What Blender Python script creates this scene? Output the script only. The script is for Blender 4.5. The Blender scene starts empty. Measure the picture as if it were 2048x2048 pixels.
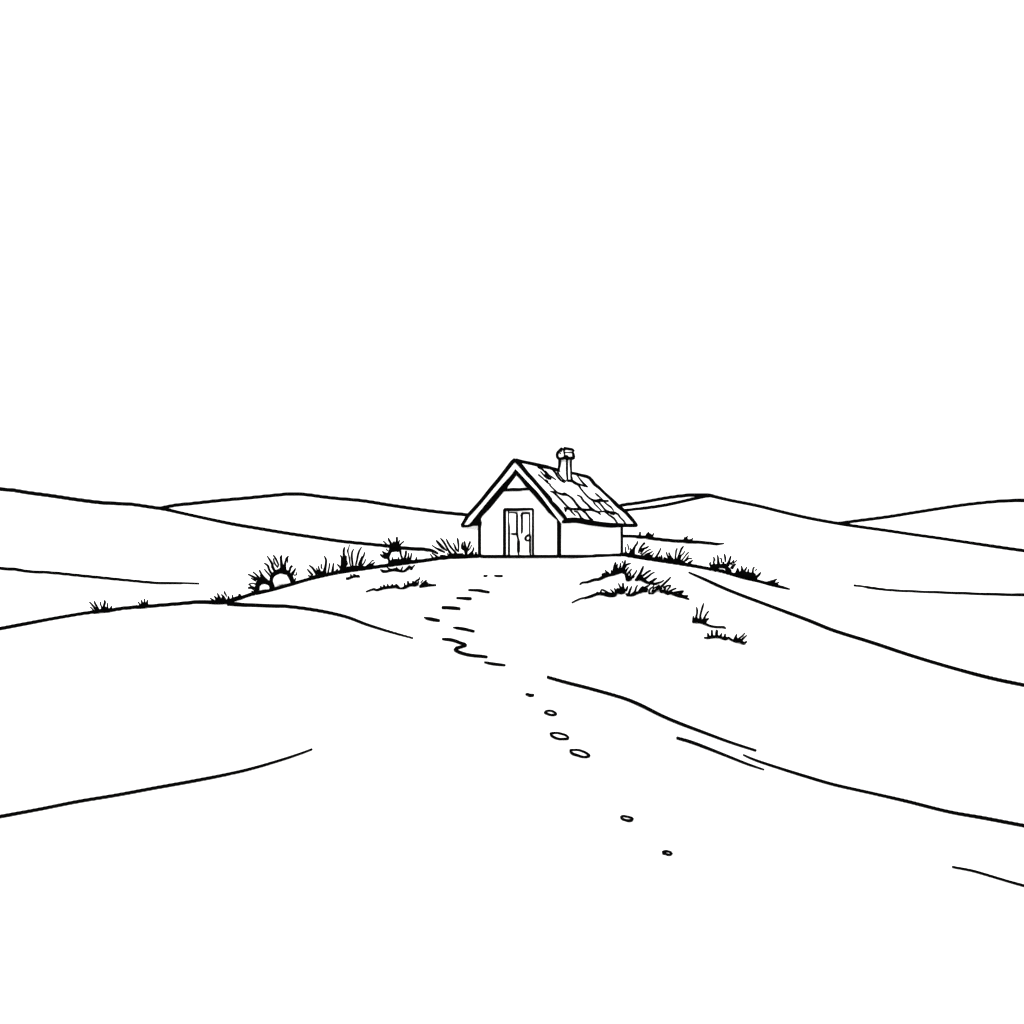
import bpy, math, random
from mathutils import Vector
random.seed(7)
C = bpy.context.scene.collection
# ------------------------------------------------------------------ camera model
F = 2137.0            # focal length in pixels of a 2048 px wide frame
CX, YH, EYE = 1024.0, 1073.0, 4.0

def P(px, py, Y):
    return Vector(((px-CX)/F*Y, Y, EYE-(py-YH)/F*Y))

# tracing windows: origin x, origin y, size (measurements were made on 1932 px enlargements)
WIN = dict(A=(480,1060,250), B=(680,1030,200), C=(800,1030,200), D=(1130,1030,200), E=(1300,1030,200),
           F=(1330,1130,200), G=(1400,1030,200), H=(150,1130,200), I=(350,1130,160), J=(830,1130,200),
           K=(880,1230,150), L=(1030,1370,160), M=(1220,1600,150), N=(0,900,1000), O=(1048,900,1000),
           R=(900,880,200), S=(1090,880,200), T=(900,980,200), U=(1090,980,200))

def tr(s, dw=50):
    """'A x y w x y w' or 'A x,y x,y,w' -> list of (px,py,w) in frame pixels; window letter may change midway"""
    out = []; k = None; w = dw
    for t in s.split():
        if t[0].isalpha():
            k = t; continue
        v = [float(a) for a in t.split(',')]
        ox, oy, sz = WIN[k]; m = sz/1932.0
        if len(v) > 2: w = v[2]
        out.append((ox+v[0]*m, oy+v[1]*m, w*m))
    return out

# ------------------------------------------------------------------ materials
def mat(name, col, var=0.03, scale=3.0, rough=0.9):
    m = bpy.data.materials.new(name); m.use_nodes = True
    nt = m.node_tree; b = nt.nodes['Principled BSDF']
    b.inputs['Roughness'].default_value = rough
    b.inputs['Specular IOR Level'].default_value = 0.0
    tc = nt.nodes.new('ShaderNodeTexCoord'); n = nt.nodes.new('ShaderNodeTexNoise')
    n.inputs['Scale'].default_value = scale; n.inputs['Detail'].default_value = 4
    r = nt.nodes.new('ShaderNodeValToRGB')
    lo = [max(0, c*(1-var)) for c in col]+[1]; hi = [min(1, c*(1+var)) for c in col]+[1]
    r.color_ramp.elements[0].color = lo; r.color_ramp.elements[1].color = hi
    nt.links.new(tc.outputs['Object'], n.inputs['Vector'])
    nt.links.new(n.outputs['Fac'], r.inputs['Fac'])
    nt.links.new(r.outputs['Color'], b.inputs['Base Color'])
    return m
SAND = mat('white_sand', (.90,.90,.90), .03, .6)
HILL = mat('white_hill', (.90,.90,.90), .03, .05)
PLASTER = mat('white_plaster', (.90,.90,.90), .02, 4)
ROOFW = mat('white_roofing', (.90,.90,.90), .02, 6)
WOODW = mat('white_painted_wood', (.90,.90,.90), .02, 9)
STONE = mat('white_stone', (.90,.90,.90), .03, 8)
LIFT=.45
FAT=1.7   # extra ink width, frame pixels
INK = mat('black_ink', (.0012,.0012,.0012), .3, 5, 1.0)
GRASS = mat('black_grass', (.0012,.0012,.0012), .3, 8, 1.0)

# ------------------------------------------------------------------ mesh builder
WO={}   # world origins of finished objects
class MB:
    def __init__(s): s.v=[]; s.f=[]; s.m=[]; s.mats=[]; s.sm=[]
    def slot(s, m):
        if m not in s.mats: s.mats.append(m)
        return s.mats.index(m)
    def face(s, idx, m, smooth=False): s.f.append(tuple(idx)); s.m.append(s.slot(m)); s.sm.append(smooth)
    def poly(s, pts, m): 
        b=len(s.v); s.v += [Vector(p) for p in pts]; s.face(range(b,b+len(pts)), m)
    def prism(s, pts, off, m):
        """closed outline pts extruded by vector off"""
        b=len(s.v); n=len(pts); off=Vector(off)
        s.v += [Vector(p) for p in pts]+[Vector(p)+off for p in pts]
        s.face(range(b,b+n), m); s.face(range(b+2*n-1,b+n-1,-1), m)
        for i in range(n):
            j=(i+1)%n; s.face((b+i,b+n+i,b+n+j,b+j), m)
    def tube(s, pts, rad, m, sides=8, closed=False):
        n=len(pts)
        if n<2: return
        b=len(s.v); ref=Vector((0,1,0))
        for i in range(n):
            if closed: t=pts[(i+1)%n]-pts[i-1]
            else: t=pts[min(i+1,n-1)]-pts[max(i-1,0)]
            if t.length<1e-9: t=Vector((1,0,0))
            t.normalize(); a=ref-t*ref.dot(t)
            if a.length<.05: a=Vector((0,0,1))-t*t.z
            a.normalize(); c=t.cross(a)
            for k in range(sides):
                g=2*math.pi*k/sides
                s.v.append(pts[i]+(a*math.cos(g)+c*math.sin(g))*rad[i])
        for i in range(n if closed else n-1):
            j=(i+1)%n
            for k in range(sides):
                l=(k+1)%sides
                s.face((b+i*sides+k,b+i*sides+l,b+j*sides+l,b+j*sides+k), m, True)
        if not closed:
            for e,i in ((0,0),(1,n-1)):
                # rounded end: one smaller ring-less cap point pushed outwards
                t=(pts[0]-pts[1]) if e==0 else (pts[-1]-pts[-2])
                if t.length>1e-9: t.normalize()
                s.v.append(pts[i]+t*rad[i]*.55); q=len(s.v)-1
                for k in range(sides):
                    l=(k+1)%sides
                    s.face((b+i*sides+k,b+i*sides+l,q), m, True)
    def build(s, name, parent=None, origin=None):
        me=bpy.data.meshes.new(name)
        o3=Vector(origin) if origin is not None else Vector((0,0,0))
        me.from_pydata([tuple(v-o3) for v in s.v],[],s.f)
        for m in s.mats: me.materials.append(m)
        for p,mi,sm in zip(me.polygons,s.m,s.sm): p.material_index=mi; p.use_smooth=sm
        me.update()
        o=bpy.data.objects.new(name,me); C.objects.link(o)
        o.location=o3
        if parent is not None:
            o.parent=parent; o.location=o3-WO.get(parent.name,Vector(parent.location))
        WO[o.name]=o3
        return o

def tag(o, label=None, cat=None, group=None, kind=None):
    for k,v in (('label',label),('category',cat),('group',group),('kind',kind)):
        if v: o[k]=v
    return o

def smooth(pts, step=6.0, closed=False):
    """Catmull-Rom resampling of (px,py,w)"""
    n=len(pts)
    if n<3 and not closed:
        (a,b,c),(d,e,f)=pts[0],pts[-1]; k=max(2,int(math.hypot(d-a,e-b)/step)+1)
        return [(a+(d-a)*i/k,b+(e-b)*i/k,c+(f-c)*i/k) for i in range(k+1)]
    out=[]; rng=n if closed else n-1
    for i in range(rng):
        if closed: p=[pts[(i+j-1)%n] for j in range(4)]
        else: p=[pts[max(0,min(n-1,i+j-1))] for j in range(4)]
        L=math.hypot(p[2][0]-p[1][0],p[2][1]-p[1][1]); k=max(1,int(L/step))
        for s in range(k):
            t=s/k
            out.append(tuple(.5*((2*p[1][d])+(-p[0][d]+p[2][d])*t+(2*p[0][d]-5*p[1][d]+4*p[2][d]-p[3][d])*t*t+(-p[0][d]+3*p[1][d]-3*p[2][d]+p[3][d])*t**3) for d in range(3)))
    if not closed: out.append(pts[-1])
    return [(a,b,max(.4,c)) for a,b,c in out]

def ink(mb, pts, depth, m=None, closed=False, step=5.0, lift=True, sides=8):
    """lay a round black strip along frame-traced points on the surface whose depth is depth(px,py_bottom)"""
    m=m or INK; q=[(a,b,c+FAT) for a,b,c in smooth(pts,step,closed)]; P3=[]; R=[]
    for (x,y,w) in q:
        Y=depth(x,y+w*.5); r=w*.5*Y/F
        if lift: Y-=r*LIFT
        P3.append(P(x,y,Y)); R.append(w*.5*Y/F)
    mb.tube(P3,R,m,sides,closed)

def lerp_tab(tab, x):
    if x<=tab[0][0]: return tab[0][1]
    for (a,b),(c,d) in zip(tab,tab[1:]):
        if x<=c: return b+(d-b)*(x-a)/(c-a)
    return tab[-1][1]

# ------------------------------------------------------------------ the ground: a sandy knoll with a house on top
crest_line = tr('N -200,728,12 0,690,12 100,671,12 200,652,11 330,630,11 420,620,12 480,611,12 580,603,12 700,593,12 760,588,13 840,589,14 890,587,14')
knoll_left = tr('N 890,585,12 930,571,11 980,555,12 1060,537,11 1130,517,11 1220,492,11 1310,472,12 1400,459,12 1480,448,12 1560,437,13 1640,427,12 1700,418,12 1760,413,13 1850,410,13')
knoll_right = tr('O 370,403,10 470,419,11 600,438,12 700,456,11 760,467,11 830,487,11 900,505,10 960,521,10 1000,531,9 1027,538,4')
W_ = lambda s: [(x,y+(w+FAT)*.5) for x,y,w in s]
CREST = W_(smooth(crest_line,20))+W_(smooth(knoll_left,20))[1:]+[(1020,1115.5),(1185,1115.5),(1230,1113)]+W_(smooth(knoll_right,20))[1:]+[(1700,1215),(1850,1258),(2048,1310),(2300,1370)]
CREST.sort()
DEP = [(-400,25),(0,27),(300,30),(470,32),(600,36),(750,41),(957,47),(1250,47),(1400,44),(1579,40),(1800,33),(2048,28),(2300,25)]
crest_y = lambda px: lerp_tab(CREST,px)
crest_d = lambda px: lerp_tab(DEP,px)
D0=9.0
def gz(px, Y):
    D=crest_d(px); qc=(crest_y(px)-YH)/F; H=EYE-qc*D
    if Y<=D0: return 0.0
    if Y<=D:
        s=(Y-D0)/(D-D0); return H*s*s*(3-2*s)
    d=Y-D
    return max(-1.6, H-(qc*1.06+.0008)*d-.0012*max(0,d-14)**2)
def gdepth(px, py):
    """depth at which the ground is seen at this frame position"""
    q=(py-YH)/F; D=crest_d(px)
    if q<=(crest_y(px)-YH)/F: return D
    a,b=4.0,D
    for _ in range(40):
        c=.5*(a+b)
        if (EYE-gz(px,c))/c>q: a=c
        else: b=c
    return .5*(a+b)

cols=[CX-8*F,CX-4*F,CX-2*F,CX-1.2*F,-1100,-800,-600,-450]+[ -300+12*i for i in range(222)]+[2500,2800,3200,CX+1.5*F,CX+2*F,CX+4*F,CX+8*F]
fr=[.3,1,2,3.5,5,7]+[9+.02*0]
g=MB(); rows=[]
NF,NB=60,30
for px in cols:
    D=crest_d(px); ys=[.3,1.5,3,4.5,6,7.5]+[D0+(D-D0)*i/NF for i in range(NF+1)]+[D+ (60*(i/NB)**1.5) for i in range(1,NB+1)]
    rows.append([Vector(((px-CX)/F*Y,Y,gz(px,Y))) for Y in ys])
nr=len(rows[0])
for r in rows: g.v+=r
for i in range(len(rows)-1):
    for j in range(nr-1):
        g.face((i*nr+j,(i+1)*nr+j,(i+1)*nr+j+1,i*nr+j+1),SAND,True)
b=len(g.v); g.v+=[Vector(v) for v in ((-40,-40,0),(40,-40,0),(40,.3,0),(-40,.3,0))]; g.face((b,b+1,b+2,b+3),SAND)
ground=g.build('ground'); tag(ground,'smooth white sandy knoll and foreground',kind='structure')
pl=MB(); pl.poly([(-2500,-400,-1.7),(2500,-400,-1.7),(2500,2500,-1.7),(-2500,2500,-1.7)],HILL)
tag(pl.build('plain'),'white open plain between the knoll and the hills',kind='structure')

def line_part(parent, name, pts, depth, label=None, step=8.0, lift=False):
    # the crests and folds run in slight hand-cut steps
    q=smooth(pts,3.5); w=[]
    for i,(x,y,c) in enumerate(q):
        a=q[max(0,i-1)]; b=q[min(len(q)-1,i+1)]; sl=abs((b[1]-a[1])/max(1e-6,abs(b[0]-a[0])))
        w.append((x,y-(.3*math.sin(2*math.pi*y/2.0) if sl<.3 else 0),c))
    mb=MB(); ink(mb,w,depth,step=50,lift=lift); o=mb.build(name,parent)
    if label: o['label']=label
    return o
crd=lambda x,y: crest_d(x)
line_part(ground,'ridge_line',crest_line,crd,'black crest line of the left dune')
line_part(ground,'ridge_line',knoll_left,crd,'black crest line rising from the left to the house')
line_part(ground,'ridge_line',knoll_right,crd,'black crest line falling from the house to the right')
for s,l in ((tr('N 880,594,14 930,597,13 985,600,12 1060,602,12 1130,606,11 1240,622,11 1340,645,10 1420,675,9 1520,706,7 1596,727,5'),'curved fold line falling away below the left shrubs'),
    (tr('N -150,1444,12 0,1416,12 150,1388,11 300,1358,11 450,1333,11 600,1305,11 750,1278,11 900,1248,10 1000,1223,9 1100,1193,8 1160,1173,7 1205,1156,6'),'long fold line in the left foreground'),
    (tr('O 638,473,5 700,500,9 800,545,10 950,602,10 1100,658,11 1200,698,11 1350,745,11 1500,795,11 1650,840,11 1800,880,12 1932,908,12 2100,940,12'),'long line down the right shoulder of the knoll'),
    (tr('O 90,877,10 160,897,11 250,920,11 380,957,11 450,985,12 530,1025,11 600,1055,11 700,1093,10 800,1130,9 896,1161,8'),'fold line beside the trail of stones'),
    (tr('O 590,1112,10 660,1133,11 780,1180,9 860,1212,8 927,1235,5'),'short fold line below the middle one'),
    (tr('O 848,1178,5 900,1200,8 1000,1233,9 1100,1264,10 1200,1293,10 1350,1327,10 1480,1357,11 1640,1397,11 1780,1422,12 1932,1451,12 2080,1478,12'),'long fold line running off the right edge'),
    (tr('O 1655,1611,7 1730,1625,8 1800,1645,8 1870,1666,8 1932,1683,9 2040,1710,9'),'lowest fold line at the right edge')):
    line_part(ground,'fold_line',s,gdepth,l)

# ------------------------------------------------------------------ hills and low dunes behind
def hill(name, label, crest, shown, dep, front, back, base=-1.8):
    """crest: (px,py,w) list; dep: table px -> depth"""
    q=smooth(crest,14); mb=MB(); prof=[(-front,0),(-front*.75,.12),(-front*.5,.42),(-front*.25,.78),(-front*.1,.95),(0,1),(back*.12,.96),(back*.35,.7),(back*.65,.3),(back,0)]
    rws=[]
    for (x,y,w) in q:
        D=lerp_tab(dep,x); c=P(x,y+(w+FAT)*.5,D); d=Vector((c.x,c.y,0)).normalized()
        rws.append([Vector((c.x+d.x*o,c.y+d.y*o,base+(c.z-base)*h)) for o,h in prof])
    n=len(prof)
    for r in rws: mb.v+=r
    for i in range(len(rws)-1):
        for j in range(n-1): mb.face((i*n+j,(i+1)*n+j,(i+1)*n+j+1,i*n+j+1),HILL,True)
    mb.face(range(n-1,-1,-1),HILL); k=(len(rws)-1)*n; mb.face(range(k,k+n),HILL)
    o=mb.build(name); tag(o,label,kind='structure')
    line_part(o,'ridge_line',shown,lambda x,y: lerp_tab(dep,x),step=10)
    return o
sA=tr('N -250,105,13 0,150,13 50,155,12 110,165,12 200,177,12 300,192,12 400,204,12 500,209,11 560,217,11 600,223,11 640,229,11 700,243,10 800,265,10 900,286,11 1000,303,11 1100,320,11 1200,335,11 1300,350,11 1340,355,11 1480,369,11 1560,379,12 1640,384,12 1672,390,10 1692,400,6')
hill('hill','near white hill sloping down from the left edge to the shrubs',[(-700,860,6)]+sA+[(1000,1115,5),(1300,1118,5)],sA,[(-700,170),(0,130),(880,95),(1300,95)],45,60)
sB=tr('N 620,224,10 680,213,11 740,207,11 850,195,11 950,186,11 1050,176,11 1120,170,11 1180,172,11 1240,180,11 1300,187,11 1400,196,11 1500,212,11 1600,227,11 1700,240,11 1800,250,11 1815,251,10')
hill('hill','low rounded white hill behind the left side of the house',tr('N -300,330,10 300,262,10')+sB+[(1060,1042,5),(1300,1062,5)],sB,[(-300,230),(1300,230)],70,90)
sE=tr('O 385,234,9 470,224,10 550,212,10 640,192,10 700,179,10 722,176,12 740,181,11 800,195,10 900,215,10 1000,240,10 1100,263,10 1220,285,10 1300,297,10 1400,311,10 1500,326,10 1600,340,10 1700,355,10 1800,370,11 1932,389,11 2200,425,11')
hill('hill','white hill peaking right of the house and falling to the right edge',[(1100,1048,5)]+sE+[(2700,1180,5)],sE,[(900,140),(2700,140)],50,60)
sG=tr('O 368,217,10 390,211,10 450,203,10 550,185,10 620,176,11 660,174,11 710,174,11 728,177,10')
hill('hill','thin sliver of white hill just behind the peak right of the house',[(1100,1040,5)]+sG+[(1500,1010,5),(1700,1060,5)],sG,[(900,190),(2000,190)],45,60)
sF=tr('O 1215,283,9 1300,272,10 1400,259,10 1500,243,10 1600,227,10 1700,212,10 1800,201,10 1870,196,11 1932,195,12 2100,198,12')
hill('hill','farthest white hill rising at the right edge',tr('O 1000,310,8')+sF+[(2600,1040,5)],sF,[(900,260),(2700,260)],80,90)
sH=tr('N -200,440,9 0,457,10 60,461,10 110,469,9 200,474,9 300,484,9 400,494,9 500,504,8 600,513,8 690,515,7 769,516,5')
hill('dune','low white dune in front of the left hill',[(-500,1110,5)]+sH+[(600,1185,4),(800,1225,4)],sH,[(-500,66),(800,62)],14,16)
sI=tr('O 1275,523,6 1330,531,8 1400,540,7 1460,544,7 1550,548,7 1660,552,8 1770,556,8 1880,559,9 1932,559,10 2200,562,10')
hill('dune','low white dune near the right edge',[(1500,1205,4),(1620,1180,4)]+sI+[(2500,1200,5)],sI,[(1500,66),(2500,66)],14,16)
sJ=tr('O 380,333,9 430,334,10 480,338,11 500,342,11 560,349,11 620,353,11 700,358,10 745,363,9 773,361,3')
dune_back=hill('dune','low white dune close behind the right corner of the house',[(1120,1069,4)]+sJ+[(1560,1110,4),(1700,1150,4)],sJ,[(1000,76),(1700,76)],16,16)

# ------------------------------------------------------------------ the house
TH=math.radians(30); u=Vector((math.cos(TH),-math.sin(TH),0)); v=Vector((math.sin(TH),math.cos(TH),0))
YA=44.5; A0=Vector(((1118-CX)/F*YA,YA,0)); WID=3.89; LEN=6.3
def vplane(o, d):
    """depth function of the vertical plane through o along horizontal direction d"""
    def f(px,py=0):
        k=(px-CX)/F            # X=k*Y ; o+d*t
        t=(o.x-k*o.y)/(k*d.y-d.x); return o.y+d.y*t
    return f
front=vplane(A0,u); side=vplane(A0,v)
bargep=vplane(A0-v*.30,u)
ridgep=vplane(A0-u*(WID/2),v); eavep=vplane(A0+u*.5,v)
FATR=1
def at(s, fn): 
    x,y,_=tr(s)[0]; return P(x,y,fn(x))
RF=at('R 1275,375',ridgep); RR=at('S 850,712',ridgep); EF=at('S 345,1590',eavep)
CAM=Vector((0,0,EYE)); nrm=((RR-RF).cross(EF-RF)).normalized()
_x,_y,_=tr('S 1770,1650')[0]; _r=P(_x,_y,1.0)-CAM; ER=CAM+_r*((RF-CAM).dot(nrm)/_r.dot(nrm)); print('ER',ER,'eave',P(_x,_y,eavep(_x)))
LF=at('R 215,1660',bargep); LR=LF+(RR-RF)
FAT=1.2
house=bpy.data.objects.new('small_house',None); C.objects.link(house)
base_z=EYE-(1112-YH)/F*45.5
house.location=(A0-u*(WID/2)+v*(LEN/2)).to_tuple()[:2]+(base_z,)
tag(house,'small white gabled house with a chimney and double door standing on the knoll','house')
# walls: pentagonal solid
w=MB(); nL=((LF-RF).cross(RR-RF)).normalized()
def pz(o,n): return RF.z-((o.x-RF.x)*n.x+(o.y-RF.y)*n.y)/n.z
def pent(o):
    ms=o-u*(WID/2); l=o-u*WID
    return [Vector((o.x,o.y,2.2)),Vector((o.x,o.y,pz(o,nrm)-.2)),Vector((ms.x,ms.y,min(pz(ms,nrm),pz(ms,nL))-.2)),Vector((l.x,l.y,pz(l,nL)-.2)),Vector((l.x,l.y,2.2))]
pa,pb=pent(A0),pent(A0+v*LEN); w.v+=pa+pb
w.face((0,4,3,2,1),PLASTER); w.face((5,6,7,8,9),PLASTER)
for k in range(5): w.face((k,(k+1)%5,5+(k+1)%5,5+k),PLASTER)
ink(w,tr('R 570,1600,58 570,1800,58 T 570,1250,58'),front)
ink(w,tr('T 570,1262,58 600,1276,56 640,1283,55 1100,1283,55 1600,1283,55 1932,1283,55 U 245,1283,55'),front)
ink(w,tr('S 272,1490,76 272,1700,76 U 272,1000,76 272,1270,76'),front)
ink(w,tr('U 272,1283,55 600,1283,55 920,1282,55 985,1267,52 1240,1266,52 1330,1256,48 1490,1256,50'),side)
ink(w,tr('U 1478,700,58 1478,900,58 1478,1240,58'),side)
w.build('wall',house)
# gable panel: the small triangle above the tie beam
gp=MB(); gs=tr('R 1285,620 1070,965 1560,955'); gp.prism([P(x,y,front(x)-.03) for x,y,_ in gs],v*.04,WOODW)
ink(gp,tr('R 1040,972,34 1080,968,40 1200,957,55 1350,957,52 1420,948,46 1545,946,38'),lambda x,y:front(x)-.05)
gp.build('gable_panel',house)
# roof: two slabs
r=MB(); dn=Vector((0,0,-.12))
def slab(a,b2,c,d): r.prism([a,b2,c,d],dn,ROOFW)
slab(RF,RR,ER,EF); slab(RF,LF,LR,RR)
def roofd(px,py=0):
    ray=P(px,py,1.0)-CAM
    return max(42,min(56,(RF-CAM).dot(nrm)/ray.dot(nrm)-.02))
def rd(x,y): return roofd(x,y)
def rink(s): 
    pts=[(a,b,c+FAT+.5) for a,b,c in smooth(tr(s),4)]; P3=[];R3=[]
    for x,y,ww in pts:
        Y=roofd(x,y); rr=ww*.5*Y/F; P3.append(P(x,y,Y-rr*1.2)); R3.append(rr)
    r.tube(P3,R3,INK,8)
rink('R 1285,385,50 1400,420,55 1600,462,60 1750,500,70 1850,520,70 1932,538,60 S 60,540,62 150,560,60 250,585,60 R 1932,538,60') if False else None
rink('R 1285,385,50 1400,420,55 1600,462,60 1750,500,70 1850,520,70 1932,538,62 S 60,532,60 150,556,58 240,578,55')
rink('S 520,640,45 600,655,48 700,685,55 780,702,60 850,735,70 900,790,75 950,860,75 1030,920,65 1160,1045,60 1280,1155,70 1340,1220,85 1400,1280,85 1480,1340,80 1560,1410,75 1640,1500,80 1700,1570,75 1770,1650,55')
rink('S 345,1585,45 420,1560,90 560,1552,100 700,1566,100 880,1598,92 1100,1630,86 1300,1648,84 1400,1645,72 1600,1650,58 1765,1650,55')
for s in (
 # shingle strokes
 'R 1700,530,30 1770,560,40 1830,620,34 1932,700,30 S 80,690,35 150,730,28 210,768,14',
 'R 1745,605,14 1790,660,26 1850,720,40 1932,750,50 S 60,750,30 110,745,22',
 'R 1705,672,30 1790,740,25 1860,810,25 1932,860,28 S 100,885,28 180,965,30 240,1020,34 330,1050,45 380,1045,60 440,1070,34 530,1140,45 590,1220,45 650,1300,55 700,1340,50',
 'S 0,600,28 50,650,26 90,710,22','S 0,655,20 60,710,16',
 'S 10,770,20 60,800,14',
 'S 150,580,40 200,640,40 240,710,38 300,780,36 380,825,14',
 'S 250,570,28 250,640,30 280,690,28 350,770,28 400,800,26',
 'S 430,790,36 510,795,40 560,830,45 640,870,45 690,945,30 760,1030,34 840,1115,36 930,1170,45 1000,1180,50',
 'S 540,795,40 600,830,26 700,870,30 780,890,34 825,905,14','S 605,670,14 660,740,24 730,830,40 820,900,14',
 'S 100,990,14 160,1010,45 240,1090,36 320,1170,40 380,1240,40 430,1290,36 500,1330,36 600,1335,40 700,1340,36 800,1350,40 880,1350,36 960,1372,36 1040,1385,20 1160,1378,20',
 'S 370,1300,16 400,1330,60 395,1385,16','S 400,1320,30 470,1335,36 520,1400,34 590,1465,16',
 'S 565,1380,12 620,1390,36 660,1440,34 700,1510,40 760,1550,40',
 'S 700,1345,50 790,1420,40 850,1500,45 910,1560,60',
 'S 620,1065,16 690,1100,36 740,1180,40 820,1250,40 870,1310,50 940,1360,45 1010,1395,30 1075,1445,14',
 'S 930,1190,20 960,1240,28 1020,1300,24 1090,1370,18',
 'S 970,1165,16 1060,1230,36 1130,1320,34 1190,1380,50 1260,1400,45 1350,1405,40 1410,1440,40 1450,1500,34 1530,1580,34 1560,1640,34',
 'S 970,1030,20 1010,1070,40 1100,1140,14 1120,1170,30',
 'S 1000,1170,36 1050,1165,60 1120,1178,36 1215,1178,34',
 'S 1130,1190,20 1200,1250,30 1270,1300,36 1325,1368,14',
 'S 1150,1385,30 1230,1450,30 1320,1510,40 1370,1570,34 1400,1620,30',
 'S 1260,1420,25 1320,1440,25 1350,1415,25',
 'S 1040,1395,14 1075,1440,14'):
    rink(s)
roof=r.build('roof',house)
# bargeboards on the front gable
bd=MB()
def bp(s): return [P(x,y,bargep(x)) for x,y,_ in tr(s)]
bd.prism(bp('R 1255,380 225,1655 330,1645 380,1600 540,1395 720,1175 965,890 1180,655 1255,545'),v*.07,WOODW)
bd.prism(bp('R 1255,380 1255,545 1330,620 1470,770 1680,990 1840,1180 S 50,1255 280,1465 325,1570 430,1585 400,1510 R 1780,970'),v*.07,WOODW)
bgi=lambda x,y: bargep(x)-.01
ink(bd,tr('R 222,1652,45 280,1570,60 340,1470,62 480,1315,66 600,1180,66 740,1005,68 830,895,70 960,740,70 1100,560,72 1200,430,75 1258,380,72'),bgi)
ink(bd,tr('R 1258,385,70 1330,450,80 1400,530,78 1500,655,72 1600,760,70 1700,880,72 1790,980,72 1932,1145,80 S 110,1195,80 215,1295,78 320,1415,72 390,1500,60 425,1560,50'),bgi)
ink(bd,tr('R 225,1662,45 300,1664,42 400,1655,40'),bgi)
bd.build('bargeboard',house)
so=MB()  # shadow under the gable soffit, modelled as a solid black band
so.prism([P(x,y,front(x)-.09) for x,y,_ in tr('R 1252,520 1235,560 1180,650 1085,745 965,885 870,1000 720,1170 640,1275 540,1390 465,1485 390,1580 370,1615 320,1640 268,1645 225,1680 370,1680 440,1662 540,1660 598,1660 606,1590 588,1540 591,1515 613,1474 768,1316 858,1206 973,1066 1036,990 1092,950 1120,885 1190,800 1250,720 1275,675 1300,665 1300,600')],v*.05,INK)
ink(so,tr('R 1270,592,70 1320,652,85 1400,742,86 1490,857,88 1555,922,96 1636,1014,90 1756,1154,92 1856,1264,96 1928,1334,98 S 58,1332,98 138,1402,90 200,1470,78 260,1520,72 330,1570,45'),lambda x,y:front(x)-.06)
so.build('soffit_shadow',house)
# double door
dr=MB()
dr.prism([P(x,y,front(x)-.04) for x,y,_ in tr('T 1030,355 1615,355 1615,1275 1030,1275')],v*.05,WOODW)
fd=lambda x,y: front(x)-.045
for s in ('T 1053,375,56 1053,800,56 1053,1262,56','T 1050,377,54 1300,377,52 1430,370,46 1600,366,34','T 1603,368,36 1603,800,36 1603,1262,36'):
    ink(dr,tr(s),fd)
door=dr.build('door',house)
for ss in (('T 1130,395,16 1131,620,20 1140,720,36 1140,1000,36 1140,1262,36','T 1140,436,14 1250,438,18 1290,445,36 1294,480,36 1294,820,38 1305,900,32 1320,960,32 1322,1000,52 1322,1180,52 1322,1215,26 1324,1262,14','T 1185,845,22 1215,851,34 1285,851,36'),
           ('T 1390,448,34 1460,445,34 1537,445,32','T 1370,480,34 1385,500,40','T 1390,448,36 1390,600,36 1390,800,34 1382,838,22','T 1536,448,20 1536,700,20 1538,840,20 1548,900,34 1546,1000,34 1546,1190,34 1554,1255,16')):
    lf=MB()
    X0,X1=(1145,1310) if '1130' in ss[0] else (1390,1540)
    lf.prism([P(x,y,front(x)-.055) for x,y,_ in tr('T %d,440 %d,440 %d,1262 %d,1262'%(X0,X1,X1,X0))],v*.012,WOODW)
    for s in ss: ink(lf,tr(s),lambda x,y:front(x)-.058)
    lf.build('door_leaf',door)
kn=MB(); ink(kn,tr('T 1462,915,38 1490,885,38 1530,872,38 1545,910,30 1542,950,30 1510,976,22 1470,965,36 1455,940,40'),lambda x,y:front(x)-.09,closed=True,step=1.5)
kn.poly([P(x,y,front(x)-.10) for x,y,_ in tr('T 1485,885 1530,885 1530,960 1485,972')],WOODW)
kn.build('door_handle',door)
# chimney
ch=MB(); xm,xl,xr=[tr('S %d,0'%k)[0][0] for k in (425,275,505)]
Yc=roofd(*tr('S 430,780')[0][:2])-.02
m3=Vector(((xm-CX)/F*Yc,Yc,0)); lp=vplane(m3,u); 
def rp(px,py=0): return Yc+(px-xm)/(xr-xm)*.35
def corner(x): Y=(lp(x) if x<=xm else rp(x)); return Vector(((x-CX)/F*Y,Y,0))
a,bq,c=corner(xl),corner(xm),corner(xr); d=a+c-bq
ztop=P(xm,880+330*200/1932,Yc).z; zb=5.2
for q in (a,bq,c,d): q.z=zb
ch.prism([a,bq,c,d],(0,0,ztop-zb),PLASTER)
cf=lambda x,y: (lp(x) if x<=xm else rp(x))
for s in ('S 283,375,52 282,480,52 268,540,38 266,600,44 290,670,34 340,735,34 400,785,36 430,790,40','S 430,785,40 505,790,40','S 425,360,36 425,640,36 430,700,32 434,780,20','S 503,370,38 495,430,48 493,500,50 500,580,40 502,700,40 515,770,55'):
    ink(ch,tr(s),cf)
chim=ch.build('chimney',house)
cp=MB(); xl2,xr2=tr('S 235,0')[0][0],tr('S 560,0')[0][0]
Yd=Yc-.12; m4=Vector(((xm-CX)/F*Yd,Yd,0)); lp2=vplane(m4,u)
def cf2(x,y=0): return lp2(x) if x<=xm else Yd+(x-xm)/(xr2-xm)*.5
def c2(x): Y=cf2(x); return Vector(((x-CX)/F*Y,Y,0))
a,bq,c=c2(xl2),c2(xm),c2(xr2); d=a+c-bq
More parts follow.
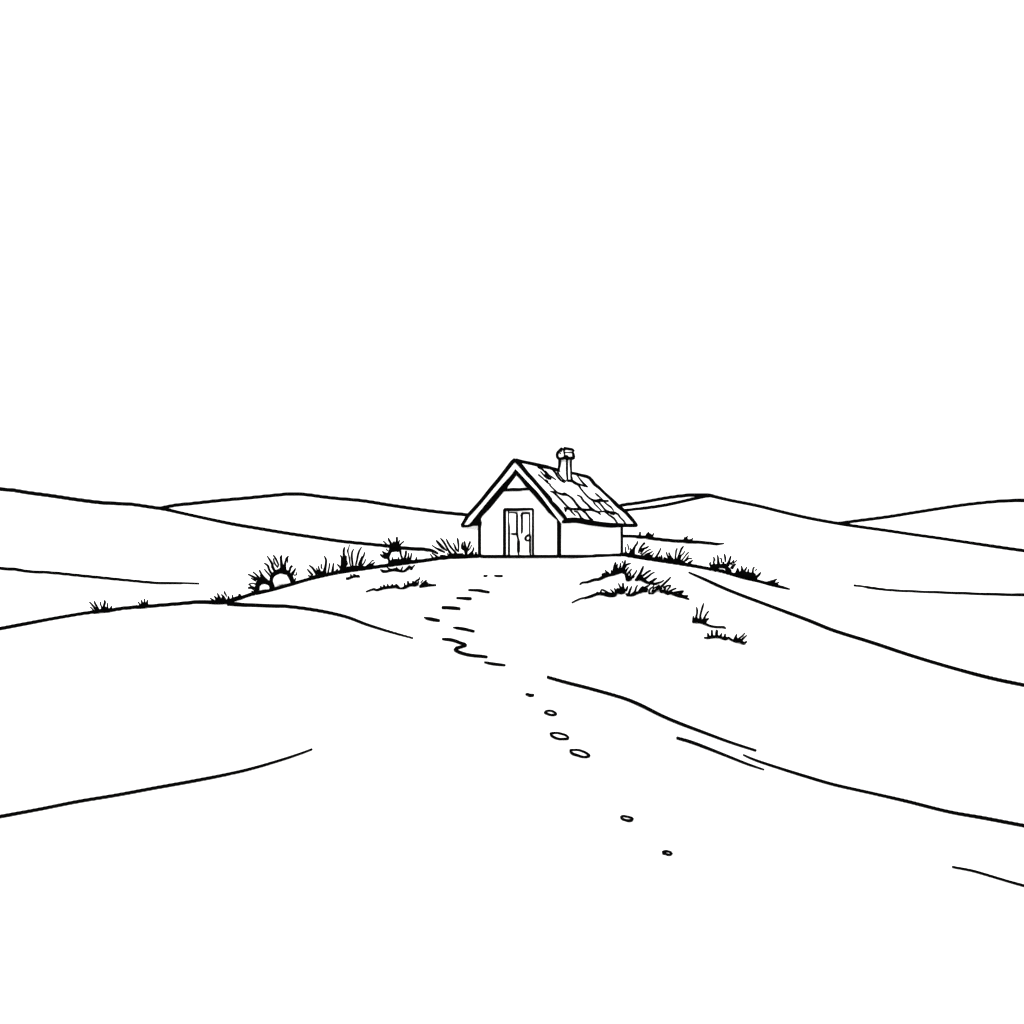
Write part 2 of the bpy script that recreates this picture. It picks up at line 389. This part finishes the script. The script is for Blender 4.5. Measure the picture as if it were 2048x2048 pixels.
z0,z1=P(xm,tr('S 0,365')[0][1],Yd).z,P(xm,tr('S 0,185')[0][1],Yd).z
for q in (a,bq,c,d): q.z=z0
cp.prism([a,bq,c,d],(0,0,z1-z0),PLASTER)
for s in ('S 330,162,55 285,205,55 240,255,50 240,330,50 285,365,50 340,352,50 420,350,46 500,355,60 550,345,60 545,290,60 535,230,40 555,200,36 515,180,42 440,168,45 370,158,50','S 370,160,50 368,230,26 378,290,24 372,350,40','S 375,240,16 450,242,14 530,240,20','S 290,215,18 325,222,14','S 290,258,16 310,265,12','S 400,300,26 430,315,40 440,345,40'):
    ink(cp,tr(s),cf2,step=2)
cp.build('chimney_cap',chim)

# ------------------------------------------------------------------ plants
FAT=1.8
def plant(name,label,cat,strokes,mode='crest',group=None,dd=0.0,mb_extra=None):
    """strokes: '~' marks the foot of the plant, others are blades traced tip -> base; each blade leans to or fro"""
    mb=MB(); feet=[]; blades=[]
    for s in strokes:
        if s[0]=='~': feet.append(tr(s[1:].strip()))
        else: blades.append(tr(s))
    fp=sorted((x,y+ww*.5) for f in feet for x,y,ww in f)
    def dep_x(x,y=None):
        if mode=='crest': return crest_d(x)-.10+dd
        if mode=='dune': return 75.8
        near=[b for a,b in fp if abs(a-x)<5]
        yy=max(near) if near else lerp_tab(fp,x)
        return gdepth(x,max(yy,y or 0))-.04
    for f in feet: ink(mb,f,(lambda x,y: gdepth(x,y)-.04 if mode=='g' else dep_x(x)),GRASS,step=2.5,lift=False,sides=10)
    for bl in blades:
        j=random.uniform(-.28,.12)
        if len(bl)==1: bl=bl*2
        q=[(a,b,c+FAT) for a,b,c in smooth(bl,2.5)]; n=len(q)-1; D=dep_x(q[-1][0],q[-1][1])
        P3=[P(x,y,D+j*(1-i/n)) for i,(x,y,ww) in enumerate(q)]
        mb.tube(P3,[ww*.5*D/F for x,y,ww in q],GRASS,7)
    x=sum(a for a,_ in fp)/len(fp); y=lerp_tab(fp,x); D=dep_x(x); o3=P(x,y,D)
    o=mb.build(name,origin=o3); tag(o,label,cat,group); return o
def boulder(label,s,dd=.1):
    pts=smooth(tr(s,1),2,closed=True); cx=sum(p[0] for p in pts)/len(pts); cy=sum(p[1] for p in pts)/len(pts)
    D=crest_d(cx)+dd; mb=MB(); n=len(pts); prof=[(.35,-.16),(.8,-.11),(1,0),(.8,.11),(.35,.16)]
    for sc,o in prof: mb.v+=[P(cx+(x-cx)*sc,cy+(y-cy)*sc,D+o) for x,y,_ in pts]
    for k in range(4):
        for i in range(n):
            j=(i+1)%n; mb.face((k*n+i,k*n+j,(k+1)*n+j,(k+1)*n+i),STONE,True)
    mb.face(range(n-1,-1,-1),STONE); mb.face(range(4*n,5*n),STONE)
    o=mb.build('boulder',origin=P(cx,max(p[1] for p in pts),D)); tag(o,label,'rock','white boulders among the plants')
GR='black grass tufts on the knoll'
T=lambda label,st,**k: plant('grass_tuft',label,'grass tuft',st,group=GR,**k)
S_=lambda label,st,**k: plant('spiky_shrub',label,'shrub',st,group='spiky shrubs on the ridge',**k)

T('leftmost wispy grass tuft on the left dune crest',['~H 350,908,25 420,895,45 520,880,60 620,868,62 700,868,40',
 'H 280,715,16 350,790,28 415,880,34','H 295,812,12 330,845,16 365,890,22','H 372,695,10 385,735,26 415,790,28 455,870,40','H 490,718,14 495,770,18 512,800,16 515,860,18','H 570,680,18 580,725,34 562,780,34 560,870,44','H 628,740,14 628,800,18 630,870,30','H 590,830,40 600,870,40','H 708,797,12 695,830,32 670,870,50'])
T('tiny square grass tuft standing alone on the left dune crest',['~H 1240,805,50 1320,795,60 1400,800,40','H 1222,718,12 1250,755,20 1265,800,50','H 1283,680,12 1292,720,28 1320,790,60','H 1343,660,16 1343,730,22 1343,790,80','H 1405,680,12 1390,730,36 1375,790,70','H 1300,755,60 1340,750,60 1380,755,50','H 1192,775,8 1190,800,22'])
T('low dense grass tuft where the left dune meets the knoll',['~I 920,895,45 1000,890,60 1100,885,80 1200,880,90 1300,885,100 1350,860,80','~I 1350,850,70 1430,810,60 1520,780,56 1600,765,44',
 'I 850,800,16 900,835,28 960,885,60','I 948,755,18 985,790,36 1010,850,60','I 1022,680,18 1045,725,30 1065,790,70 1070,860,110','I 1120,712,18 1155,745,36 1170,790,80 1150,860,150','I 1195,632,16 1202,680,36 1232,720,26 1245,765,18','I 1290,755,16 1295,800,40 1290,860,80','I 1388,730,18 1388,800,30','I 1560,728,60 1560,770,60','I 1190,800,60 1180,860,120'])
S_('smaller spiky shrub curled round a little white boulder on the left slope',['~A 225,965,50 330,968,40 450,925,50 520,905,40','A 250,930,80 280,870,80 300,810,90 370,795,80 440,825,50 475,860,60 480,900,50',
 'A 128,685,16 200,720,28 290,770,40','A 203,650,14 250,690,20 310,755,26','A 300,620,18 325,670,24 360,730,40 400,780,60 470,830,40','A 320,690,26 335,740,26 340,790,40','A 172,745,10 240,785,20','A 130,842,12 175,825,14 215,825,14 250,840,26','A 145,845,10 190,880,22 240,895,22','A 128,897,26 175,895,28 230,925,26 250,940,20','A 178,943,12 215,962,14'])
boulder('little white boulder inside the smaller spiky shrub','A 310,870 345,850 375,835 410,850 440,862 452,905 400,930 315,948')
S_('large spiky shrub arching over a round white boulder on the left slope',['~A 480,915,50 560,900,40 700,865,40 840,828,40','A 530,890,50 500,840,70 485,770,50 510,700,60 570,655,70 640,640,75 710,655,80 770,710,80 800,770,70 815,815,40',
 'A 375,512,14 430,550,28 450,610,28 480,660,28 510,700,30','A 420,402,10 460,460,24 500,530,34 500,580,34','A 375,602,10 410,645,18 460,700,22 500,740,30','A 515,390,14 545,430,24 575,490,22 595,540,18 575,582,16','A 515,440,10 535,510,20 578,575,12','A 500,560,40 530,620,36 560,660,26','A 645,392,16 634,420,32 640,500,36 655,600,60','A 630,590,26 625,640,40','A 752,405,12 720,435,22 700,510,28 690,600,50 700,650,50','A 736,420,14 738,505,12','A 805,555,30 780,580,28 770,620,30 740,670,50','A 860,592,12 840,630,28 800,690,50','A 875,655,12 875,690,14 840,700,16','A 862,745,12 845,780,22 820,800,40','A 573,610,14 575,650,30','A 603,600,10 605,650,16'])
boulder('large round white boulder inside the big arching shrub on the left slope','A 565,883 530,840 512,785 540,730 605,683 640,678 690,690 720,700 755,760 772,800 740,818')
T('grass tuft with one tall curved blade between the left shrubs and the tallest tuft',['~A 1080,738,24 1150,720,34 1220,705,44 1320,690,40 1420,680,34 1510,662,34','A 1040,605,12 1070,640,24 1120,695,30','A 1068,545,10 1110,575,26 1150,620,26 1200,670,24','A 1130,610,14 1180,695,14','A 1180,590,12 1205,640,16 1225,685,18','A 1210,560,12 1225,610,20 1245,660,36','A 1258,528,14 1258,580,16 1270,600,12','A 1303,403,12 1330,460,26 1326,540,30 1315,600,40 1300,680,70','A 1383,513,14 1382,560,16 1360,660,20','A 1447,513,12 1438,580,26 1430,655,40','A 1510,600,12 1495,630,26 1430,675,26','A 1055,705,14 1100,720,20','A 1240,660,40 1290,660,50'])
T('tallest grass tuft on the left slope, just under the hill line',['~A 1540,665,30 1620,645,40 1700,630,34 1800,610,34 1930,600,34 B 150,1030,60 300,1020,60 420,1005,50','A 1502,530,12 1540,565,24 1570,600,50 1560,640,50','A 1550,390,12 1572,420,24 1590,480,60 1590,600,60','A 1617,265,14 1606,310,28 1605,370,30 1620,440,50 1630,540,40','A 1600,560,80 1620,600,80','A 1643,400,10 1643,470,14 1660,520,16 1645,550,16','A 1692,228,6 1680,280,10 1665,320,22 1675,370,12 1690,430,18 1700,520,14 1722,580,10','A 1758,293,8 1735,340,20 1728,400,26 1735,480,26 1748,590,22','A 1880,265,8 1850,310,20 1825,380,26 1810,460,24 1790,540,22','B 478,718,12 465,770,26 430,850,26 405,930,36 380,985,50','B 430,800,20 390,880,20 355,965,18','B 495,853,12 475,910,18 430,975,22','A 1770,580,60 1850,585,60 1930,585,50'])
T('very small tuft of two curled blades left of the star shaped shrub',['~B 500,1000,34 580,990,36 650,985,30','B 650,878,18 620,885,14 580,930,16 520,985,26','B 672,915,16 640,940,28 600,965,36 570,985,40'])
S_('star shaped shrub with a white hollow, nearest shrub left of the house',['~B 880,985,40 960,960,60 1060,930,60 1160,915,70 1230,900,60','B 960,605,70 1010,600,110 1040,560,60','B 1030,650,80 1050,690,60 1010,680,80','B 1090,590,100 1120,640,100 1110,690,60','B 1050,560,70 1090,560,60',
 'B 838,507,18 865,530,20 910,575,24 960,600,60','B 933,445,16 945,480,34 975,530,36 1000,590,60','B 1100,437,36 1100,500,36 1100,570,60','B 1040,515,34 1045,560,60','B 1152,490,14 1130,550,24 1120,600,60','B 1232,512,18 1190,545,20 1150,590,34 1120,620,60',
 'B 1140,650,60 1165,700,40 1175,760,28 1195,820,34 1220,890,40','B 990,650,70 965,710,60 945,760,60 930,820,50 950,880,36 955,950,50','B 775,760,12 815,790,50 860,800,90 910,800,90','B 818,700,14 845,730,36 900,760,60','B 893,655,12 920,692,16','B 985,900,50 1060,890,80 1180,890,70','B 1013,818,16 1013,880,20','B 1128,818,14 1140,880,20'],dd=-.05)
T('short grass tuft touching the right side of the star shaped shrub',['~B 1240,905,50 1320,898,60 1400,896,50 1490,895,40','B 1275,700,36 1272,760,34 1255,820,36 1250,880,60','B 1325,738,14 1325,790,18 1305,850,40','B 1383,735,14 1378,780,22 1360,840,36 1340,880,50','B 1482,813,12 1475,850,26 1460,890,50','B 1300,850,50 1350,865,60'])
T('fan of long blades leaning left beside the left corner of the house',['~C 610,842,26 720,830,40 850,820,46 1000,808,50 1150,795,50 1240,790,50','C 615,583,10 690,635,22 770,675,44 830,705,30 868,722,24','C 700,490,22 750,550,46 820,625,50 905,692,10','C 778,445,10 835,510,32 890,600,32 940,690,34 1000,780,60','C 893,460,12 925,530,30 980,620,32 1050,700,30 1095,770,50','C 1028,538,10 1060,600,26 1085,665,34 1135,712,16','C 1108,443,14 1120,500,34 1130,580,26 1132,700,14','C 583,755,10 610,790,18 640,830,26','C 620,740,12 670,770,20 720,810,40','C 780,790,36 860,800,50 900,820,40','C 910,742,14 930,765,20 960,790,40','C 1000,770,50 1120,775,60 1220,765,50'],dd=-.1)
T('short flame shaped grass tuft touching the left corner of the house',['~C 1240,790,50 1350,790,50 1440,788,46 1490,786,46','C 1215,525,12 1200,580,34 1205,640,44 1235,670,40','C 1245,505,14 1255,570,36 1258,640,60 1275,740,46','C 1356,512,30 1335,570,30 1310,640,26 1285,720,36 1275,770,50','C 1385,580,10 1350,650,12 1300,705,12','C 1423,625,14 1420,665,26 1395,710,28 1340,765,36 1310,785,30','C 1467,728,34 1467,780,36','C 1410,730,24 1390,780,36'],dd=-.1)
# low growth on the knoll's face, left of the path
T('tiny strip of grass lying below the tallest left tuft',['~B 128,1228,44 150,1228,40 220,1200,34 290,1182,44 370,1182,44','B 205,1145,14 215,1175,30 225,1195,30','B 262,1145,18 290,1165,30','B 375,1185,20 375,1210,20'],mode='g')
T('zigzag strip of grass directly below the star shaped shrub',['~B 785,1055,12 850,1090,48 930,1080,36 1010,1062,44 1090,1055,60 1170,1085,32 1240,1084,34 1340,1000,46','B 1350,1000,36 1385,1030,50 1370,1065,24','B 1445,970,12 1400,1010,34 1380,1050,34','B 910,1010,10 960,1050,30 1020,1060,40','B 1090,1008,14 1110,1050,36','B 1210,1005,14 1190,1050,28 1180,1085,34'],mode='g')
T('long ragged strip of grass on the left face of the knoll',['~B 508,1480,18 570,1455,26 660,1430,32 710,1450,36 830,1410,44 1000,1390,44 1080,1380,50 1160,1415,24 1235,1405,40 1340,1350,50 1440,1345,60 1500,1325,44','B 785,1375,12 795,1400,30 780,1430,40','B 848,1358,26 860,1400,40','B 915,1335,12 925,1370,36 940,1400,40','B 1015,1338,14 1000,1370,40','B 1080,1338,20 1110,1370,36 1150,1410,24','B 1245,1318,14 1250,1360,26 1270,1385,50','B 1313,1288,30 1320,1340,44','B 1408,1280,18 1420,1320,60','B 1542,1202,12 1530,1240,28 1485,1260,22 1450,1310,50','B 1512,1250,14 1515,1310,20','B 1602,1257,10 1560,1310,12','B 1200,1420,20 1260,1390,50'],mode='g')
T('small wedge of grass nearest the path on the left face',['~B 1545,1385,34 1620,1360,56 1720,1350,50 1780,1355,34 1852,1353,30','B 1668,1262,20 1640,1290,32 1590,1340,40 1550,1380,36','B 1650,1290,24 1680,1325,50'],mode='g')
# right of the house
T('single pointed sprig on the low dune behind the house',['~D 1390,412,20 1440,415,44 1500,418,24','D 1450,325,22 1447,370,34 1440,410,60'],mode='dune')
T('rounded little tuft on the low dune behind the house',['~D 1560,415,50 1630,415,60 1700,420,36','D 1575,385,46 1610,370,50 1650,395,60','D 1615,332,12 1600,360,30','D 1717,350,12 1700,385,26 1670,405,36'],mode='dune')
T('last small tuft toward the right end of the dune behind the house',['~E 640,490,36 700,490,50 810,500,34','E 660,450,36 700,450,50 710,490,50','E 730,410,10 705,435,24','E 828,445,12 810,475,26 770,485,34'],mode='dune')
T('bushy grass tuft leaning right from the right corner of the house',['~D 1130,745,40 1250,765,50 1400,795,54 1520,815,54 1640,835,54','D 1168,620,14 1170,700,20 1180,740,50','D 1205,562,10 1222,610,16 1228,670,14','D 1262,640,12 1275,690,40 1270,750,80','D 1405,503,12 1395,545,30 1350,610,34 1320,680,60 1300,750,100','D 1540,538,36 1490,590,30 1445,655,26 1420,725,18 1440,735,14','D 1618,602,14 1560,640,34 1490,655,22 1450,710,18','D 1520,665,24 1460,750,18','D 1658,660,10 1600,685,20 1530,735,22 1480,775,22','D 1695,700,10 1640,735,26 1590,755,36 1530,800,40','D 1715,737,10 1690,775,18 1650,800,50','D 1600,790,70 1680,810,60'],dd=-.1)
T('narrow grass tuft with one long straight spike right of the house',['~D 1680,840,54 1800,862,50 1880,878,46 E 280,890,46','D 1852,635,10 1825,700,26 1780,780,32 1740,850,60','D 1830,800,20 1820,850,50','D 1865,775,14 1870,840,30','D 1920,818,20 1920,870,50','D 1770,830,50 1830,850,60'],dd=-.1)
T('full curved grass tuft in the middle of the right slope',['~E 280,890,46 400,905,52 520,925,54 640,950,54 780,972,40','E 275,820,12 320,850,30 330,880,50','E 312,715,12 330,770,22 365,840,40 380,880,60','E 365,728,24 380,770,24 410,830,40 440,880,70','E 525,645,20 505,690,26 497,760,24 490,800,24 495,880,36','E 650,602,14 610,650,32 570,750,28 545,820,34 535,890,40','E 670,700,12 640,750,18 590,790,20 560,830,14','E 610,775,14 590,820,14 575,880,16','E 748,718,16 700,765,18 660,820,16 610,880,22','E 745,780,14 710,840,22 650,910,30','E 808,840,16 740,845,20 690,890,20','E 828,872,12 790,900,34 745,935,44','E 580,900,70 660,925,60','E 440,890,50 520,900,60'],dd=-.1)
S_('squat spiky shrub with a small white gap, right end of the right slope',['~G 200,1035,44 300,1050,50 360,1058,40','~G 400,1086,10 480,1100,20 560,1115,50 640,1140,40','G 205,912,16 190,940,34 215,990,40 225,1020,60','G 260,812,14 280,870,36 262,905,22 275,960,36','G 337,775,14 348,840,32 350,900,40 360,980,70','G 388,835,12 412,845,20 416,920,18','G 455,912,16 450,960,40','G 470,755,14 485,820,34 490,905,16','G 597,790,14 580,840,30 560,900,40 530,970,70','G 655,872,14 630,910,28 585,940,20','G 712,872,12 680,905,14 640,935,12','G 692,950,14 650,975,44 610,1030,60','G 240,980,60 330,985,70 430,985,76 520,980,80','G 220,1010,60 300,1030,80 345,1040,50','G 500,1000,60 540,1060,90 580,1110,80','G 440,990,70 500,1010,60','G 590,950,20 620,950,16'],dd=-.1)
boulder('small white stone showing under the squat right shrub','G 370,1028 455,1025 485,1055 485,1082 372,1082',.2)
T('dense comb shaped grass tuft right of the squat shrub',['~G 640,1140,40 760,1150,70 880,1175,80 1000,1205,80 1090,1230,50','G 727,1028,16 730,1070,50 720,1130,80','G 800,985,12 812,1040,34 820,1120,80','G 903,1007,12 880,1050,28 850,1100,40 840,1140,60','G 937,1047,14 930,1100,32 930,1150,60','G 1048,1005,22 1025,1040,24 1018,1110,36 1010,1160,80','G 1093,1047,16 1068,1078,12','G 1178,1103,12 1150,1140,36 1100,1190,46 1060,1200,60','G 780,1120,80 960,1150,80 1060,1170,80'],dd=-.1)
T('flat little tuft at the tapering right end of the ridge',['~G 1285,1305,30 1400,1325,40 1500,1345,36','G 1487,1235,12 1450,1255,34 1420,1300,50','G 1440,1258,20 1360,1285,34 1290,1300,20','G 1522,1300,12 1490,1315,22 1450,1330,30'],dd=-.1)
# right face of the knoll
T('upper grass clump starting with a long tail pointing at the path',['~D 292,1338,22 330,1305,26 430,1295,36 560,1250,44 650,1240,48 740,1195,52 850,1160,44 925,1145,50 980,1115,60 1060,1100,50','D 435,1295,40 432,1320,18','D 720,1160,50 770,1135,40 850,1145,50','D 775,1065,12 800,1100,30 850,1130,30','D 892,1065,12 905,1110,34 900,1140,40','D 977,910,14 968,960,44 955,1020,50 945,1100,60','D 1000,980,30 990,1060,50','D 1018,950,12 1000,990,20','D 1072,930,16 1068,990,30 1045,1070,70','D 1108,893,16 1108,922,16','D 1165,873,16 1155,920,36 1120,1010,36 1110,1080,60','D 1160,960,40 1150,1020,28 1130,1090,50','D 1272,935,12 1230,945,30 1190,960,30 1160,1010,36','D 1232,1005,14 1200,1045,24 1165,1100,40 1140,1140,60','D 1010,1070,80 1060,1075,80 1120,1110,70'],mode='g')
T('small drooping grass clump in the middle of the right face',['~D 1200,1235,60 1225,1260,44 1290,1215,30','D 1288,1043,14 1255,1080,26 1215,1130,30 1190,1200,50','D 1260,1120,20 1265,1160,26 1235,1200,30','D 1388,1063,12 1365,1110,22 1310,1180,30 1260,1235,26','D 1195,1140,34 1185,1210,40','D 1340,1185,20 1310,1210,26','D 1180,1150,60 1200,1210,70 1225,1250,50'],mode='g')
T('long bladed grass clump descending to the right on the right face',['~D 1375,1250,46 1420,1225,50 1500,1245,50 1570,1290,50 1650,1318,36 1780,1330,34','D 1515,988,20 1490,1050,40 1450,1140,46 1400,1220,60','D 1655,1070,24 1590,1105,34 1520,1160,34 1450,1195,40','D 1732,1105,12 1670,1135,24 1590,1200,36 1530,1240,50','D 1777,1218,10 1730,1235,22 1690,1270,34 1640,1300,40','D 1915,1257,10 1870,1290,22 1810,1310,36 1740,1325,30','D 1430,1180,60 1490,1220,60'],mode='g')
T('lower grass clump starting with a forked tail beside the path',['~D 138,1692,18 200,1658,22 300,1615,24 400,1595,30 480,1575,44 600,1530,44 700,1515,50 800,1540,50 870,1560,44 960,1550,44 1010,1480,50 1080,1505,44 1150,1490,30','D 340,1670,18 380,1655,30 420,1610,40','D 620,1495,30 640,1520,40','D 690,1500,30 705,1445,26 760,1460,30 840,1510,40 920,1530,40','D 875,1437,12 920,1480,26 960,1540,40','D 950,1415,12 975,1450,34 990,1500,50','D 1010,1430,36 1060,1450,60','D 1030,1320,12 1055,1370,24 1090,1430,50','D 1120,1320,34 1122,1390,36 1130,1460,80','D 1212,1375,14 1195,1420,36 1180,1460,40','D 1165,1580,14 1190,1530,36','D 1290,1378,14 1265,1430,34 1235,1510,40 1220,1540,50','D 1400,1358,16 1375,1400,26 1350,1480,34 1300,1530,50','D 1080,1480,70 1130,1475,70'],mode='g')
T('dark rounded grass mound at the centre of the lower row',['~D 1190,1545,40 1300,1545,40 1400,1500,40 1500,1465,44 1560,1465,44 1590,1440,30','D 1510,1390,36 1480,1430,70 1440,1480,60','D 1530,1400,40 1560,1430,70 1500,1440,80','D 1605,1360,14 1560,1390,26 1540,1420,40','D 1640,1345,12 1590,1390,18','D 1590,1420,24 1570,1460,50'],mode='g')
T('looping grass clump lowest right on the right face',['~D 1615,1512,26 1700,1512,26 E 60,1500,34 110,1450,34 180,1390,40 215,1490,26 250,1470,50 320,1500,46 345,1530,26 400,1500,40 480,1530,50 560,1560,50 650,1585,36 748,1625,26','E 400,1197,16 355,1250,30 280,1320,34 210,1390,40 130,1440,30','E 270,1255,8 210,1295,22 130,1320,30 60,1335,36','E 80,1345,14 60,1385,20 0,1430,26 D 1620,1500,26','E 155,1375,16 80,1410,18 35,1480,20','E 170,1350,20 180,1400,40 215,1440,60','E 405,1362,20 340,1365,26 260,1410,40','E 400,1375,22 350,1430,24 310,1490,20','E 300,1400,24 280,1450,40','E 500,1418,24 430,1445,30 370,1490,50','E 650,1472,28 600,1475,30 530,1490,40 450,1510,50','E 630,1490,26 570,1530,44','E 730,1562,30 660,1570,44 560,1550,60','E 0,1290,30 40,1300,20 130,1220,14'],mode='g')
T('three tall blades with a tail, alone on the lower right face',['~F 530,1090,46 620,1090,50 720,1110,44 800,1145,36 880,1178,34 980,1195,34 1080,1198,34 1140,1202,36 1170,1222,22','F 547,990,14 548,1040,36 560,1090,60','F 607,815,14 620,870,34 618,930,30 605,990,36 600,1070,70','F 750,733,10 728,800,32 700,900,32 680,990,34 690,1080,60','F 848,887,12 810,930,28 770,1000,30 740,1080,60','F 845,1035,20 810,1050,40 770,1100,56','F 590,1060,70 680,1070,60'],mode='g')
T('lowest low strip of grass teeth on the right face',['~F 760,1402,20 820,1408,36 900,1390,44 1000,1382,44 1080,1395,44 1160,1425,44 1230,1405,36 1290,1445,30 1380,1475,44 1450,1470,50 1525,1515,46','F 825,1322,22 838,1370,44','F 905,1262,32 905,1320,34 910,1380,50','F 1002,1270,40 995,1340,50 1000,1380,50','F 1097,1318,12 1080,1360,36 1060,1390,50','F 1162,1338,22 1155,1390,40','F 1387,1335,10 1370,1380,34 1340,1450,40','F 1388,1400,20 1380,1460,50','F 1540,1312,14 1500,1365,26 1440,1410,26 1400,1460,50','F 1582,1358,14 1530,1400,28 1480,1450,40','F 1580,1478,24 1540,1505,40','F 1420,1440,50 1490,1470,50'],mode='g')

# ------------------------------------------------------------------ path: flat dark strips and pale oval stones leading to the door
FAT=1.9
def mark(label,s):
    mb=MB(); pts=tr(s); ink(mb,pts,gdepth,step=3,lift=False); x,y,ww=pts[len(pts)//2]
    o=mb.build('path_mark',origin=P(x,y+ww*.5,gdepth(x,y+ww*.5)))
    return tag(o,label,'path mark','dark marks along the path')
mark('short black dash nearest the door on its left','J 1328,212,34 1360,212,34 1390,205,22')
mark('thin black dash nearest the door on its right','J 1540,205,18 1580,212,34 1690,212,34')
mark('long black dash bent at its right end, first below the pair by the door','J 1036,483,32 1120,485,36 1250,493,48 1360,515,44 1435,525,38')
mark('plain straight black dash, second below the pair by the door','J 805,637,34 900,640,40 1000,648,54 1080,650,48')
mark('thickest blunt black dash in the middle of the trail','J 525,822,52 650,824,54 760,833,58 870,845,44')
mark('leftmost slanting black dash of the trail','J 180,1010,12 230,1030,44 310,1045,60 400,1062,56 475,1075,44')
mark('slanting black dash right above the Z shaped squiggle','J 740,1206,12 800,1215,40 880,1226,52 980,1243,48 1080,1268,46 1145,1283,42')
mark('Z shaped black squiggle in the trail','J 530,1428,32 600,1436,48 680,1442,54 790,1470,52 880,1505,50 960,1530,52 978,1548,50 940,1565,48 860,1588,48 800,1605,56 778,1635,58 820,1668,54 900,1700,54 1020,1733,54 1150,1752,52 1280,1762,52 1395,1778,42')
mark('black dash just under the Z shaped squiggle','K 1150,1218,38 1220,1230,52 1320,1250,62 1500,1275,62 1680,1292,46')
mark('stubby black comma shaped mark above the oval stones','L 262,225,40 310,225,58 360,250,70 410,250,70 445,235,36')
def stone(label,s):
    pts=tr(s); mb=MB(); q=smooth(pts,2,closed=True)
    cx=sum(a[0] for a in q)/len(q); cy=sum(a[1] for a in q)/len(q)
    ring=[P(x,y,gdepth(x,y+ww*.5)) for x,y,ww in q]
    n=len(ring); b0=len(mb.v); c0=sum(ring,Vector((0,0,0)))/n
    hh=-.006
    mb.v+=[r_+Vector((0,0,hh)) for r_ in ring]+[c0+(r_-c0)*.6+Vector((0,0,hh*1.6)) for r_ in ring]+[c0+Vector((0,0,hh*1.8))]
    for i in range(n):
        j=(i+1)%n; mb.face((b0+i,b0+j,b0+n+j,b0+n+i),STONE,True); mb.face((b0+n+i,b0+n+j,b0+2*n),STONE,True)
    o3=c0.copy()
    st=mb.build('path_stone',origin=o3); tag(st,label,'stone','oval stones along the path')
    rb=MB(); ink(rb,pts,gdepth,closed=True,step=2,lift=False); rb.build('rim',st,origin=o3)
    return st
stone('small oval white stone with a dark rim, highest of the five','L 735,645,44 780,625,44 880,625,44 950,655,44 993,695,44 960,722,44 860,722,44 790,697,44 728,668,50')
stone('wide oval white stone with pointed ends, second from the top','L 868,1175,60 960,1160,48 1050,1162,46 1150,1188,46 1225,1212,46 1285,1265,44 1270,1300,46 1160,1303,46 1060,1302,46 960,1268,50 880,1215,50')
stone('widest tilted oval white stone, lowest of the upper three','L 1340,1575,46 1430,1570,46 1540,1572,46 1630,1600,46 1710,1635,50 1790,1700,56 1740,1735,46 1630,1735,46 1520,1700,50 1410,1665,56 1345,1615,46')
stone('oval white stone with a thick dark rim, alone in the lower middle','M 290,435,50 345,412,48 420,425,46 500,440,46 575,480,64 530,530,60 460,530,60 390,513,46 320,485,52')
stone('smallest oval white stone, lowest and farthest right','M 1368,1335,50 1440,1318,52 1510,1325,40 1565,1345,46 1590,1375,44 1535,1415,46 1490,1412,46 1440,1385,40 1385,1385,48')

# ------------------------------------------------------------------ camera, light, world
cam=bpy.data.cameras.new('camera'); co=bpy.data.objects.new('camera',cam); C.objects.link(co)
co.location=(0,0,EYE); co.rotation_euler=(math.radians(90),0,0)
cam.sensor_width=36; cam.lens=F/2048*36; cam.shift_y=(YH-1024)/2048; cam.clip_end=6000
sc=bpy.context.scene; sc.camera=co
sun=bpy.data.lights.new('sun','SUN'); sun.energy=2.0; sun.angle=math.radians(20); sun.color=(1,.98,.95)
so_=bpy.data.objects.new('sun',sun); C.objects.link(so_)
EL,AZ=math.radians(32),math.radians(182)
so_.rotation_euler=(math.radians(90)-EL,0,math.radians(180)-AZ)
so_.location=(0,0,60)
wd=bpy.data.worlds.new('World'); sc.world=wd; wd.use_nodes=True
# an evenly overcast, paper-white sky
nt=wd.node_tree; bg=nt.nodes['Background']
tc=nt.nodes.new('ShaderNodeTexCoord'); nz=nt.nodes.new('ShaderNodeTexNoise'); nz.inputs['Scale'].default_value=1.5; nz.inputs['Detail'].default_value=3
rp_=nt.nodes.new('ShaderNodeValToRGB'); rp_.color_ramp.elements[0].color=(.985,.99,1,1); rp_.color_ramp.elements[1].color=(1,1,1,1)
nt.links.new(tc.outputs['Generated'],nz.inputs['Vector']); nt.links.new(nz.outputs['Fac'],rp_.inputs['Fac'])
nt.links.new(rp_.outputs['Color'],bg.inputs['Color']); bg.inputs['Strength'].default_value=1.0
vs=sc.view_settings; vs.view_transform='Standard'; vs.look='None'; vs.gamma=1; vs.exposure=.5; vs.use_curve_mapping=False
